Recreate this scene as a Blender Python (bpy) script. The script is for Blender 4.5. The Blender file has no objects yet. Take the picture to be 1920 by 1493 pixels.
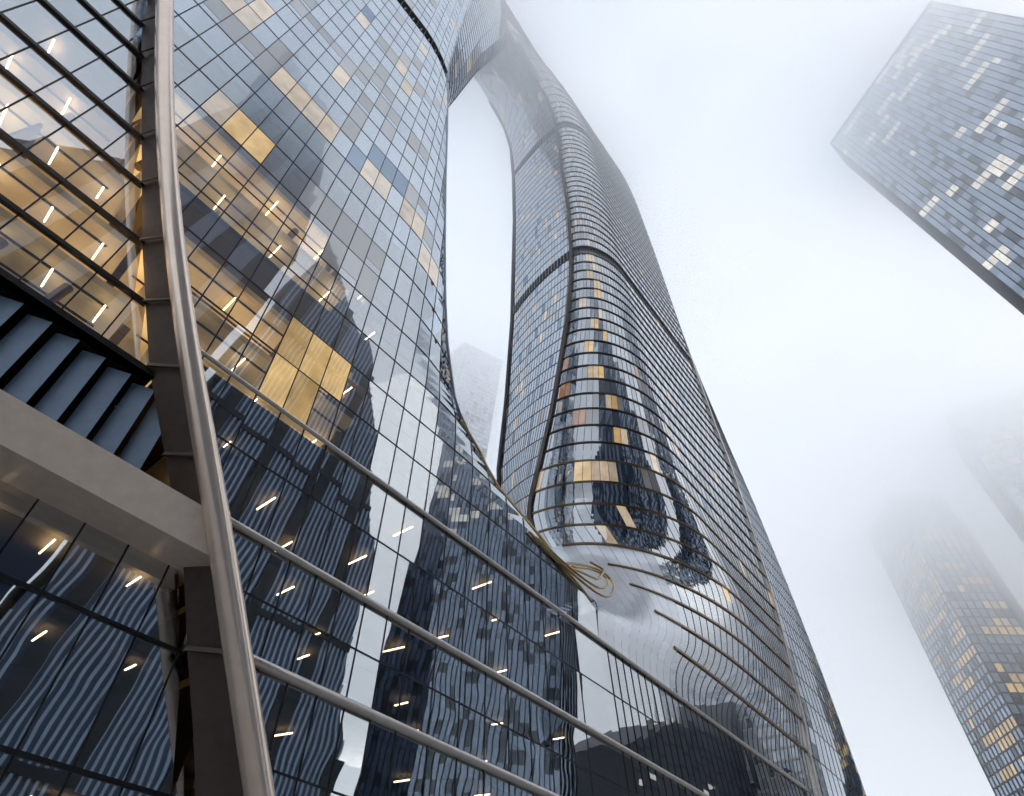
import bpy, math, random
import numpy as np
from mathutils import Vector, Matrix
R = math.radians
rng = random.Random(7)
SC = bpy.context.scene
COL = SC.collection

# ------------------------------------------------------------------ camera
cam_d = bpy.data.cameras.new("camera"); cam = bpy.data.objects.new("camera", cam_d); COL.objects.link(cam)
cam_d.sensor_fit = 'HORIZONTAL'; cam_d.sensor_width = 36.0; cam_d.lens = 18.75
cam_d.clip_start = 0.1; cam_d.clip_end = 6000
RX = Vector((0.99054628, -0.10324945, 0.09031951))      # camera right, down, forward in world axes
RD = Vector((0.13717894, 0.74554708, -0.65218209))
RF = Vector((0.0, 0.65840648, 0.75266254))
cam.matrix_world = Matrix(((RX.x, -RD.x, -RF.x, 0), (RX.y, -RD.y, -RF.y, 0), (RX.z, -RD.z, -RF.z, 1.7), (0, 0, 0, 1)))
SC.camera = cam

# ------------------------------------------------------------------ world, sun, exposure
SUN_EL, SUN_AZ = R(31.0), R(-9.0)                         # azimuth counted from +X towards +Y
w = bpy.data.worlds.new("World"); SC.world = w; w.use_nodes = True
nt = w.node_tree; nd = nt.nodes; lk = nt.links; nd.clear()
out = nd.new('ShaderNodeOutputWorld'); bg = nd.new('ShaderNodeBackground'); bg.inputs[1].default_value = 0.1
sky = nd.new('ShaderNodeTexSky'); sky.sky_type = 'NISHITA'; sky.sun_disc = False
sky.sun_elevation = SUN_EL; sky.sun_rotation = R(90) - SUN_AZ; sky.air_density = 1.0; sky.dust_density = 1.5
tc = nd.new('ShaderNodeTexCoord'); mp = nd.new('ShaderNodeMapping'); mp.inputs['Scale'].default_value = (1.0, 1.0, 1.9)
n1 = nd.new('ShaderNodeTexNoise'); n1.inputs['Scale'].default_value = 2.1; n1.inputs['Detail'].default_value = 7; n1.inputs['Roughness'].default_value = 0.55
n1.inputs['Distortion'].default_value = 0.25
rp = nd.new('ShaderNodeValToRGB'); rp.color_ramp.elements[0].position = 0.30; rp.color_ramp.elements[0].color = (0.5, 0.5, 0.5, 1)
rp.color_ramp.elements[1].position = 0.56; rp.color_ramp.elements[1].color = (1, 1, 1, 1)
n2 = nd.new('ShaderNodeTexNoise'); n2.inputs['Scale'].default_value = 3.3; n2.inputs['Detail'].default_value = 5
cr = nd.new('ShaderNodeValToRGB'); e = cr.color_ramp.elements
e[0].position = 0.34; e[0].color = (0.56, 0.66, 0.80, 1); e[1].position = 0.64; e[1].color = (0.83, 0.87, 0.94, 1)
sc10 = nd.new('ShaderNodeVectorMath'); sc10.operation = 'SCALE'; sc10.inputs['Scale'].default_value = 13.6
mx = nd.new('ShaderNodeMixRGB')
lk.new(tc.outputs['Generated'], mp.inputs[0]); lk.new(mp.outputs[0], n1.inputs[0]); lk.new(mp.outputs[0], n2.inputs[0])
lk.new(n1.outputs['Fac'], rp.inputs[0]); lk.new(n2.outputs['Fac'], cr.inputs[0]); lk.new(cr.outputs[0], sc10.inputs[0])
lk.new(rp.outputs[0], mx.inputs[0]); lk.new(sky.outputs[0], mx.inputs[1]); lk.new(sc10.outputs[0], mx.inputs[2])
lk.new(mx.outputs[0], bg.inputs[0]); lk.new(bg.outputs[0], out.inputs[0])
sd = bpy.data.lights.new("sun", 'SUN'); sd.energy = 1.3; sd.angle = R(38); sd.color = (1.0, 0.90, 0.76)
sun = bpy.data.objects.new("sun", sd); COL.objects.link(sun)
sv = Vector((math.cos(SUN_EL) * math.cos(SUN_AZ), math.cos(SUN_EL) * math.sin(SUN_AZ), math.sin(SUN_EL)))
sun.rotation_euler = (-sv).to_track_quat('-Z', 'Y').to_euler(); sun.location = sv * 900
vs = SC.view_settings; vs.view_transform = 'Standard'; vs.look = 'None'; vs.exposure = 0.2; vs.gamma = 1.0
cy = SC.cycles
cy.max_bounces = 16; cy.glossy_bounces = 4; cy.diffuse_bounces = 3; cy.transparent_max_bounces = 12; cy.volume_bounces = 16
cy.caustics_reflective = False; cy.caustics_refractive = False; cy.sample_clamp_indirect = 6.0
cy.use_denoising = True; cy.denoising_prefilter = 'ACCURATE'

# ------------------------------------------------------------------ facade frame: s along the front, o back into the building, z up
TH = R(44.0); D0 = 32.0
T = np.array([math.cos(TH), math.sin(TH), 0.0]); N = np.array([math.sin(TH), -math.cos(TH), 0.0])
def P(s, o, z): return s * T - (D0 + o) * N + np.array([0, 0, z])
def itp(tab):
    xs = np.array([a for a, b in tab], float); ys = np.array([b for a, b in tab], float)
    return lambda v: float(np.interp(v, xs, ys))

def its(tab, w=2.5):                                      # the same, rounded over +-w
    f = itp(tab); return lambda v: sum(f(v + w * k / 3) for k in (-3, -2, -1, 0, 1, 2, 3)) / 7
# ------------------------------------------------------------------ materials
def mat(name):
    m = bpy.data.materials.new(name); m.use_nodes = True; t = m.node_tree; t.nodes.clear()
    o = t.nodes.new('ShaderNodeOutputMaterial'); return m, t, t.nodes, t.links, o
def metal(name, col, rough=0.4, metallic=0.0, grain=0.06, spec=0.5, scale=1.5):
    m, t, n, l, o = mat(name); b = n.new('ShaderNodeBsdfPrincipled')
    tcx = n.new('ShaderNodeTexCoord'); nz = n.new('ShaderNodeTexNoise'); nz.inputs['Scale'].default_value = scale; nz.inputs['Detail'].default_value = 6
    r = n.new('ShaderNodeValToRGB'); c = Vector(col)
    r.color_ramp.elements[0].color = (*(c * (1 - grain * 2)), 1); r.color_ramp.elements[1].color = (*(c * (1 + grain * 2)), 1)
    r.color_ramp.elements[0].position = .3; r.color_ramp.elements[1].position = .7
    l.new(tcx.outputs['Object'], nz.inputs[0]); l.new(nz.outputs['Fac'], r.inputs[0]); l.new(r.outputs[0], b.inputs['Base Color'])
    b.inputs['Roughness'].default_value = rough; b.inputs['Metallic'].default_value = metallic; b.inputs['Specular IOR Level'].default_value = spec
    l.new(b.outputs[0], o.inputs[0]); return m
def emit(name, col, st):
    m, t, n, l, o = mat(name); e = n.new('ShaderNodeEmission'); e.inputs[0].default_value = (*col, 1); e.inputs[1].default_value = st
    l.new(e.outputs[0], o.inputs[0]); return m
def glass(name, body, r0=0.40, tint=(0.93, 0.97, 1.0), behind='diffuse', strength=1.0, jit=0.012, wav=0.01, wscale=0.35, rough=0.012, vary=0.35, gvar=0.12):
    """coated curtain-wall glass: a Fresnel mirror over what is behind it (clear, a blind or dark room, or a lit room).
    The face attribute 'pane' carries three random numbers per pane: each pane is hung a little out of true and tinted a little differently."""
    m, t, n, l, o = mat(name)
    at = n.new('ShaderNodeAttribute'); at.attribute_name = 'pane'
    sub = n.new('ShaderNodeVectorMath'); sub.operation = 'SUBTRACT'; sub.inputs[1].default_value = (.5, .5, .5)
    sc = n.new('ShaderNodeVectorMath'); sc.operation = 'SCALE'; sc.inputs['Scale'].default_value = jit
    geo = n.new('ShaderNodeNewGeometry'); tcx = n.new('ShaderNodeTexCoord')
    nz = n.new('ShaderNodeTexNoise'); nz.inputs['Scale'].default_value = wscale; nz.inputs['Detail'].default_value = 1.5
    sub2 = n.new('ShaderNodeVectorMath'); sub2.operation = 'SUBTRACT'; sub2.inputs[1].default_value = (.5, .5, .5)
    sc2 = n.new('ShaderNodeVectorMath'); sc2.operation = 'SCALE'; sc2.inputs['Scale'].default_value = wav
    a1 = n.new('ShaderNodeVectorMath'); a2 = n.new('ShaderNodeVectorMath'); nm = n.new('ShaderNodeVectorMath'); nm.operation = 'NORMALIZE'
    l.new(at.outputs['Vector'], sub.inputs[0]); l.new(sub.outputs[0], sc.inputs[0])
    l.new(tcx.outputs['Object'], nz.inputs[0]); l.new(nz.outputs['Color'], sub2.inputs[0]); l.new(sub2.outputs[0], sc2.inputs[0])
    l.new(geo.outputs['Normal'], a1.inputs[0]); l.new(sc.outputs[0], a1.inputs[1]); l.new(a1.outputs[0], a2.inputs[0]); l.new(sc2.outputs[0], a2.inputs[1]); l.new(a2.outputs[0], nm.inputs[0])
    gl = n.new('ShaderNodeBsdfGlossy'); gl.inputs['Roughness'].default_value = rough; l.new(nm.outputs[0], gl.inputs['Normal'])
    sep = n.new('ShaderNodeSeparateXYZ'); l.new(at.outputs['Vector'], sep.inputs[0])
    tr = n.new('ShaderNodeValToRGB'); tv = Vector(tint)
    tr.color_ramp.elements[0].color = (*(tv * (1 - gvar * 2)), 1); tr.color_ramp.elements[1].color = (*tv, 1)
    l.new(sep.outputs[2], tr.inputs[0]); l.new(tr.outputs[0], gl.inputs['Color'])
    fr = n.new('ShaderNodeFresnel'); fr.inputs[0].default_value = 1.5
    mr = n.new('ShaderNodeMapRange'); mr.inputs[3].default_value = r0; mr.inputs[4].default_value = 1.0; l.new(fr.outputs[0], mr.inputs[0])
    if behind == 'clear':
        b = n.new('ShaderNodeBsdfTransparent'); b.inputs[0].default_value = (*body, 1)
    else:
        ml = n.new('ShaderNodeMapRange'); ml.inputs[3].default_value = 1 - vary; ml.inputs[4].default_value = 1 + vary; l.new(sep.outputs[0], ml.inputs[0])
        vm = n.new('ShaderNodeVectorMath'); vm.operation = 'SCALE'; vm.inputs[0].default_value = body; l.new(ml.outputs[0], vm.inputs['Scale'])
        if behind == 'lit':
            b = n.new('ShaderNodeEmission'); b.inputs[1].default_value = strength
            # a lit room is never even: soft blotches of furniture and blinds
            z2 = n.new('ShaderNodeTexNoise'); z2.inputs['Scale'].default_value = .55; z2.inputs['Detail'].default_value = 3; l.new(tcx.outputs['Object'], z2.inputs[0])
            m2 = n.new('ShaderNodeMapRange'); m2.inputs[1].default_value = .3; m2.inputs[2].default_value = .7; m2.inputs[3].default_value = .75; m2.inputs[4].default_value = 1.15; l.new(z2.outputs['Fac'], m2.inputs[0])
            v2 = n.new('ShaderNodeVectorMath'); v2.operation = 'SCALE'; l.new(vm.outputs[0], v2.inputs[0]); l.new(m2.outputs[0], v2.inputs['Scale']); l.new(v2.outputs[0], b.inputs[0])
        else:
            b = n.new('ShaderNodeBsdfDiffuse'); l.new(vm.outputs[0], b.inputs[0])
    ms = n.new('ShaderNodeMixShader'); l.new(mr.outputs[0], ms.inputs[0]); l.new(b.outputs[0], ms.inputs[1]); l.new(gl.outputs[0], ms.inputs[2]); l.new(ms.outputs[0], o.inputs[0])
    return m
def volume(name, dens, col=(0.995, 0.997, 1.0)):
    m, t, n, l, o = mat(name); v = n.new('ShaderNodeVolumePrincipled'); v.inputs['Color'].default_value = (*col, 1)
    v.inputs['Density'].default_value = dens; v.inputs['Anisotropy'].default_value = 0.7; l.new(v.outputs[0], o.inputs['Volume']); return m

M = dict(
    clear=glass('clear_glass', (0.62, 0.66, 0.70), r0=0.49, tint=(.88, .94, 1.0), behind='clear', jit=0.012, wav=0.008, wscale=.22, gvar=.05),
    clear_low=glass('clear_glass_lobby', (0.45, 0.50, 0.56), r0=0.50, tint=(0.88, 0.95, 1.0), behind='clear', jit=0.012, wav=0.014, wscale=0.3, gvar=.06),
    upper=glass('office_glass', (0.06, 0.075, 0.10), r0=0.58, tint=(.86, .93, 1.0), gvar=.05),
    sky_pale=glass('sky_painted_glass', (0.92, 0.93, 0.96), r0=0.27, tint=(.92, .96, 1.0), jit=0.002, wav=0.003, vary=.06, gvar=.03, rough=.2),  # pale body stands in for the bright sky mirrored in the lip
    saddle=glass('double_curved_glass', (0.06, 0.07, 0.09), r0=0.56, tint=(.92, .96, 1.0), jit=0.002, wav=0.003, gvar=.04),
    nose=glass('curved_glass', (0.05, 0.06, 0.075), r0=0.58, tint=(.92, .96, 1.0), jit=0.012, gvar=.12),
    blind=glass('glass_over_blind', (0.62, 0.55, 0.50), r0=0.30, jit=0.012, vary=.2),
    blue=glass('blue_glass', (0.05, 0.09, 0.15), r0=0.42, tint=(0.70, 0.83, 1.0)),
    lit=glass('lit_room_glass', (1.0, 0.66, 0.26), r0=0.22, behind='lit', strength=0.62, vary=.3),
    litpale=glass('pale_lit_room_glass', (1.0, 0.78, 0.55), r0=0.28, behind='lit', strength=0.55, vary=.25),
    litred=glass('amber_lit_room_glass', (0.62, 0.30, 0.16), r0=0.25, behind='lit', strength=0.55, vary=.3),
    dark=metal('dark_bronze', (0.035, 0.030, 0.030), .35, .3),
    fin=metal('fin_bronze', (0.20, 0.125, 0.065), .32, .6),
    line=metal('black_gasket', (0.012, 0.013, 0.016), .5),
    cream=metal('champagne_metal', (0.94, 0.77, 0.62), .34, .08, grain=.03),
    polished=metal('polished_champagne', (0.93, 0.76, 0.63), .2, .62, grain=.025, scale=.8),
    beam=metal('grey_champagne_metal', (0.72, 0.65, 0.59), .24, .55, grain=.04),
    brown=metal('brown_metal', (0.10, 0.075, 0.062), .45, .3),
    louvre=metal('louvre_blade', (.20, .27, .37), .45, .2, grain=.03),  # blue of the mirrored sky put into the blade colour
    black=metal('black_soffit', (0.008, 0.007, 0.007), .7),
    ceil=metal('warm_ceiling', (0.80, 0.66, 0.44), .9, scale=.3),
    ceil_low=metal('dim_ceiling', (0.16, 0.13, 0.10), .9, scale=.3),  # darkness of the unlit rooms put into the ceiling colour
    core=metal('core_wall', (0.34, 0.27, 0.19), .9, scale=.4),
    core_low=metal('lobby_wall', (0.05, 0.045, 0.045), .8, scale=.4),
    ceil_lit=None, lamp=emit('strip_lamp', (1.0, 0.72, 0.40), 16.0), lamp_low=emit('lobby_strip_lamp', (1.0, 0.70, 0.38), 13.0),
    gold=metal('gold_trim', (0.45, 0.31, 0.13), .22, .9), steel=metal('grey_steel', (0.22, 0.24, 0.28), .28, .8),
    ground=metal('paving', (0.46, 0.455, 0.45), .8, scale=.2),
)

def luminous(name, col, base, st):                        # lamplit ceiling: the lamplight on it is imitated by an uneven glow
    m, t, n, l, o = mat(name); b = n.new('ShaderNodeBsdfPrincipled'); b.inputs['Base Color'].default_value = (*base, 1); b.inputs['Roughness'].default_value = .9
    tcx = n.new('ShaderNodeTexCoord'); nz = n.new('ShaderNodeTexNoise'); nz.inputs['Scale'].default_value = .22; nz.inputs['Detail'].default_value = 3; l.new(tcx.outputs['Object'], nz.inputs[0])
    mr = n.new('ShaderNodeMapRange'); mr.inputs[1].default_value = .32; mr.inputs[2].default_value = .68; mr.inputs[3].default_value = st * .35; mr.inputs[4].default_value = st * 1.5
    l.new(nz.outputs['Fac'], mr.inputs[0]); l.new(mr.outputs[0], b.inputs['Emission Strength']); b.inputs['Emission Color'].default_value = (*col, 1); l.new(b.outputs[0], o.inputs[0]); return m
M['ceil_lit'] = luminous('painted_glow_ceiling', (1.0, .66, .30), (.8, .66, .44), .5)  # glow painted onto plain ceilings of the lit storeys
# ------------------------------------------------------------------ mesh helpers
class MB:
    def __init__(s): s.v = []; s.f = []; s.m = []; s.a = []; s.mats = []
    def mi(s, m):
        if m not in s.mats: s.mats.append(m)
        return s.mats.index(m)
    def poly(s, pts, m, a=None):
        b = len(s.v); s.v += [tuple(p) for p in pts]; s.f.append(tuple(range(b, b + len(pts)))); s.m.append(s.mi(m)); s.a.append(a or (.5, .5, .5))
    def box8(s, c, m, a=None):                         # c: 4 bottom then 4 top corners
        b = len(s.v); s.v += [tuple(p) for p in c]; k = s.mi(m)
        for f in ((3, 2, 1, 0), (4, 5, 6, 7), (0, 1, 5, 4), (1, 2, 6, 5), (2, 3, 7, 6), (3, 0, 4, 7)):
            s.f.append(tuple(b + i for i in f)); s.m.append(k); s.a.append(a or (.5, .5, .5))
    def sweep(s, pts, nrm, width, d0, d1, m):          # flat bar along pts, from d0 to d1 along the normals, `width` across
        pts = [np.array(p, float) for p in pts]; k = s.mi(m); n = len(pts); rings = []
        for i in range(n):
            tg = pts[min(i + 1, n - 1)] - pts[max(i - 1, 0)]; L = np.linalg.norm(tg)
            tg = tg / (L if L > 1e-9 else 1); nn = np.array(nrm[i], float); sd = np.cross(tg, nn); q = np.linalg.norm(sd); sd = sd / (q if q > 1e-9 else 1)
            wv = width[i] if hasattr(width, '__len__') else width
            rings.append([pts[i] + nn * d0 - sd * wv / 2, pts[i] + nn * d0 + sd * wv / 2, pts[i] + nn * d1 + sd * wv / 2, pts[i] + nn * d1 - sd * wv / 2])
        b = len(s.v)
        for r in rings: s.v += [tuple(p) for p in r]
        for i in range(n - 1):
            for j in range(4):
                s.f.append((b + i * 4 + j, b + i * 4 + (j + 1) % 4, b + i * 4 + 4 + (j + 1) % 4, b + i * 4 + 4 + j)); s.m.append(k); s.a.append((.5, .5, .5))
        for q in ((b + 3, b + 2, b + 1, b), tuple(b + (n - 1) * 4 + j for j in range(4))): s.f.append(q); s.m.append(k); s.a.append((.5, .5, .5))
    def tube(s, pts, rad, m, seg=12):
        pts = [np.array(p, float) for p in pts]; n = len(pts); b = len(s.v); k = s.mi(m)
        up = np.array([0.3, 0.2, 1.0])
        for i in range(n):
            tg = pts[min(i + 1, n - 1)] - pts[max(i - 1, 0)]; tg = tg / np.linalg.norm(tg)
            x = np.cross(tg, up); x /= np.linalg.norm(x); y = np.cross(tg, x); r = rad[i] if hasattr(rad, '__len__') else rad
            for j in range(seg):
                a = 2 * math.pi * j / seg; s.v.append(tuple(pts[i] + (x * math.cos(a) + y * math.sin(a)) * r))
        for i in range(n - 1):
            for j in range(seg):
                s.f.append((b + i * seg + j, b + i * seg + (j + 1) % seg, b + (i + 1) * seg + (j + 1) % seg, b + (i + 1) * seg + j)); s.m.append(k); s.a.append((.5, .5, .5))
        s.f.append(tuple(b + j for j in range(seg))[::-1]); s.m.append(k); s.a.append((.5, .5, .5))
        s.f.append(tuple(b + (n - 1) * seg + j for j in range(seg))); s.m.append(k); s.a.append((.5, .5, .5))
    def build(s, name, parent=None, root=None, smooth=False):
        if not s.f: return None
        off = np.array(root if root is not None else (0, 0, 0), float)
        me = bpy.data.meshes.new(name); me.from_pydata([tuple(np.array(v) - off) for v in s.v], [], s.f)
        for m in s.mats: me.materials.append(M[m] if isinstance(m, str) else m)
        me.polygons.foreach_set('material_index', s.m)
        at = me.attributes.new('pane', 'FLOAT_COLOR', 'FACE'); fl = []
        for a in s.a: fl += [a[0], a[1], a[2], 1.0]
        at.data.foreach_set('color', fl)
        if smooth: me.polygons.foreach_set('use_smooth', [True] * len(s.f))
        me.update(); o = bpy.data.objects.new(name, me); COL.objects.link(o)
        if parent: o.parent = parent
        return o
def rnd(): return (rng.random(), rng.random(), rng.random())
def tag(o, label=None, cat=None, group=None, kind=None):
    for k, v in (('label', label), ('category', cat), ('group', group), ('kind', kind)):
        if v: o[k] = v
def thing(name, label, cat, loc=(0, 0, 0), group=None):
    o = bpy.data.objects.new(name, None); COL.objects.link(o); o.location = tuple(loc); tag(o, label, cat, group); return o

# ------------------------------------------------------------------ ground
g = MB(); g.poly([(-4000, -4000, 0), (4000, -4000, 0), (4000, 4000, 0), (-4000, 4000, 0)], 'ground')
tag(g.build('ground'), kind='structure')

# ================================================================== THE GLASS TOWER
ROOT = P(35, 15, 0)
tower = thing('glass_skyscraper', 'huge curved glass skyscraper with a tall opening between two legs and a leaning champagne column', 'skyscraper', ROOT)
def part(mb, name, parent=None, smooth=False): return mb.build(name, parent or tower, ROOT, smooth)

ZTOP = 290.0
sE = itp([(0, 55.38), (29, 49), (32.6, 48.6), (33.6, 46), (34.4, 42.7), (36.2, 37.6), (38.4, 31.4), (40.2, 29.4), (42, 28.3), (44.2, 25.9), (47.5, 23.5), (53.9, 20.7), (61.8, 18.2), (74, 14.9),
          (91, 10.6), (105.7, 7.1), (135.7, -.3), (165.6, -4.1), (209.6, -8.6), (290, -13)])
s_col = itp([(0, 22.2), (7.4, 16.7), (12.4, 12.7), (19.4, 7.4), (26.2, 1.8), (31.4, -2.2), (38.4, -7.3), (47.1, -13.1), (60, -21), (75, -29.5), (100, -42), (160, -70)])
s_lz = itp([(0, 19.0), (9.3, 13.4), (13, 10.8), (17.7, 7.7), (27.2, -.4), (35.8, -6.4), (45.6, -12.7), (57, -20), (62.5, -22.8), (75, -31), (100, -44), (160, -72)])
sn = its([(29, 49), (33, 49), (36, 53), (40, 57), (44, 60), (48, 62.6), (53, 64.8), (57, 65.4), (61, 64.5), (65, 63.4), (69, 62.3), (73, 61.2), (77, 60.8), (85, 59.5), (93, 58.6), (100, 58), (112, 56.9),
          (128, 55.4), (140, 54.2), (165, 51.7), (195, 49), (235, 43.4), (255, 37), (270, 26), (282, 6), (290, -11)])
on = its([(29, 0), (33, .1), (36, 2.6), (40, 6.5), (44, 11), (48, 15.2), (53, 19.6), (57, 22), (61, 24.0), (65, 24.6), (69, 23), (73, 20.8), (77, 19.8), (85, 17), (93, 15.1), (100, 13.7), (112, 11.3),
          (128, 9.3), (140, 8.3), (165, 7.6), (195, 8.6), (235, 8.2), (290, 7)])
an = its([(29, 34), (33, 35), (40, 37), (57, 35), (65, 28), (73, 23), (85, 20), (100, 17), (140, 14), (235, 13), (290, 13)])
sR = itp([(0, 107), (30.7, 112.3), (36.1, 113.4), (41.9, 116), (52, 117.4), (62, 119.1), (71, 119.5), (84, 118.7), (92, 117.9), (99, 117.2), (107, 115.9), (116, 113), (126, 111.2), (140, 108.2), (155, 106), (171, 103.6), (204, 98.3), (241, 90.4), (265, 82.4), (281, 74.4), (287, 59), (290, 40)])
sO = itp([(0, 160), (38.5, 152.3), (53, 148.7), (63.8, 145.6), (81, 139.4), (101, 131), (121, 120.5), (140, 112), (155, 107.5), (171, 104.4), (204, 98.9), (241, 91), (265, 83), (281, 75), (287, 60), (290, 41)])
def oL(s, z):
    k = min(max((z - 36) / 9, 0), 1) * 2.0; x = (s - (sE(z) - 9)) / 9
    return k * x * x if x > 0 else 0.0
NE, NF, NS = 22, 17, 13                                   # panes round the nose, along the front, on the far return
_arc = {}
def arc(z, a, o0):                                        # equal panes round the elliptical nose
    if z not in _arc:
        f = np.linspace(0, math.pi / 2, 90); x = a * (1 - np.cos(f)); y = o0 * (1 - np.sin(f)); L = np.r_[0, np.cumsum(np.hypot(np.diff(x), np.diff(y)))]
        _arc[z] = (L / L[-1], f)
    c, f = _arc[z]; return lambda t: float(np.interp(t, c, f)) if t >= 0 else t
def Rg(u, z):                                             # right leg: u counts panes
    a, s0, o0, r = an(z), sn(z), on(z), sR(z)
    tl = 7.0 * min(max((z - 245) / 45, 0), 1) * min(max((45 - s0) / 45, 0), 1)
    if u <= NE:
        ph = arc(round(z, 3), a, o0)(u / NE)
        return P(s0 + a * (1 - math.cos(ph)), o0 * (1 - math.sin(ph)) + tl, z)
    f = s0 + a
    if f > r - 1: f = r - 1
    if u <= NE + NF: return P(f + (r - f) * (u - NE) / NF, tl, z)
    x = (u - NE - NF) / NS; q = (sO(z) - r) * x
    return P(r + q, tl + 0.0011 * q * q, z)
def nrm_of(fn, u, z, du=.05, dz=.2):
    a = fn(u + du, z) - fn(u - du, z); b = fn(u, z + dz) - fn(u, z - dz); n = np.cross(a, b); L = np.linalg.norm(n); n = n / (L if L > 1e-9 else 1)
    return n if n @ N > -0.2 else -n

# levels
ZL_base = [0.0, 4.6, 9.0, 13.4, 19.7, 24.4, 29.0]
ZL_up = [29.0 + 4.5 * j for j in range(1, 59) if 29.0 + 4.5 * j <= ZTOP]
REC_L = (128.0, 132.5)
ZR = [29.0, 32.6, 36.1, 39.0, 41.9, 44.5, 47.2, 49.6, 52.0, 54.5, 57.1] + [57.1 + 3.95 * k for k in range(1, 60) if 57.1 + 3.95 * k < ZTOP]
QL = [-70 + 2.1 * i for i in range(int((24 + 70) / 2.1) + 1)]
while QL[-1] < 46: QL.append(QL[-1] + 2.75)
QL[-1] = 49.0
def sq(q, z): return q - 0.13 * (z - 29) if q <= 20 or z > 29 else q - (0.13 + 0.09 * min((q - 20) / 29, 1)) * (z - 29)

# picks of panes with lit rooms, blinds or blue glass: (s, z) on the front of the left leg
PICK = {}
def pick(kind, lst):
    for s, z in lst:
        j = int((z - 29.0) // 4.5); zc = 29.0 + 4.5 * (j + .5); q = s + .13 * (zc - 29)
        i = max(k for k in range(len(QL)) if QL[k] <= q); PICK[(i, j)] = kind
pick('lit', [(-9.4, 54.4), (-7.2, 54.4), (6.6, 36), (8.6, 36), (10.9, 36), (6.0, 31.9), (8.1, 31.4)])
pick('litpale', [(-11.4, 54.0), (-11.3, 67.2), (-9.3, 67.2), (-7.2, 67.0), (-5.1, 66.7), (1.8, 66.2), (3.6, 65.8), (8.8, 67), (10.7, 67), (12.6, 62.2), (14.0, 62)])
pick('blind', [(-19.1, 68.4), (-17.1, 67.2), (-15.0, 66.9), (-13.1, 67.1), (-16.8, 84), (-14.4, 84), (-12.7, 84), (-10.6, 84), (-8.5, 84), (-1.8, 84.8), (.2, 84), (3.0, 86.8), (5.3, 84.1),
               (.4, 54), (3.0, 53), (5.3, 53), (7.6, 53), (9, 49), (6, 47.5), (8, 47.2), (-1.2, 54.4), (4, 49), (-4.8, 88), (-3.0, 88), (-7, 93), (-5, 93), (-10, 101), (-8, 101), (-6, 108), (-4, 112)])
pick('blue', [(3.9, 71), (5.9, 71), (1.6, 71)])

# ---- left leg and podium skin
band_n = 0
lits = []
TOPL = MB()
def left_band(z0, z1, key, j, sub):
    mb = MB() if z0 < 127 else TOPL; hi = z0 >= 61
    for i in range(len(QL) - 1):
        drawn = rng.choice([0, 0, .25, .5])
        mk = 'upper' if hi else ('clear_low' if z1 <= 19.8 else 'clear'); a = rnd(); pk = PICK.get((i, j)) if j is not None else None
        if pk is None and hi and rng.random() < (.17 if z0 < 125 else .05): pk = rng.choice(['blind', 'blind', 'litpale', 'blue'])
        tgt = mb
        if pk: mk = pk
        if pk in ('lit', 'litpale', 'blind', 'blue') and z0 < 125: tgt = MB(); 
        for k in range(sub):
            a0 = z0 + (z1 - z0) * k / sub; a1 = z0 + (z1 - z0) * (k + 1) / sub
            l0, r0 = max(sq(QL[i], a0), s_col(a0)), min(sq(QL[i + 1], a0), sE(a0)); l1, r1 = max(sq(QL[i], a1), s_col(a1)), min(sq(QL[i + 1], a1), sE(a1))
            if r0 - l0 < .02 and r1 - l1 < .02: continue
            r0 = max(r0, l0); r1 = max(r1, l1)
            c4 = [P(l0, oL(l0, a0), a0), P(r0, oL(r0, a0), a0), P(r1, oL(r1, a1), a1), P(l1, oL(l1, a1), a1)]
            if tgt is not mb:
                mb.poly(c4, 'upper' if hi else 'clear', a); c4 = [c + N * .02 for c in c4]
                if pk == 'blind' and (k + .5) / sub < drawn: continue
            tgt.poly(c4, mk, a)
        if tgt is not mb and tgt.f: lits.append((pk, tgt))
    if mb is not TOPL: part(mb, 'glass_band')
for i in range(len(ZL_base) - 1): left_band(ZL_base[i], ZL_base[i + 1], None, None, 1)
zs = [29.0] + ZL_up
upmb_from = 150
for j in range(len(zs) - 1):
    if abs(zs[j] - REC_L[0]) < 2.3: REC_L = (zs[j], zs[j + 1]); continue
    left_band(zs[j], zs[j + 1], None, j, 4 if zs[j] < 125 else 2)
part(TOPL, 'upper_glazing')
for pk, mb in lits: part(mb, {'lit': 'lit_window', 'litpale': 'lit_window', 'blind': 'window_blind', 'blue': 'blue_window'}[pk])

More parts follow.
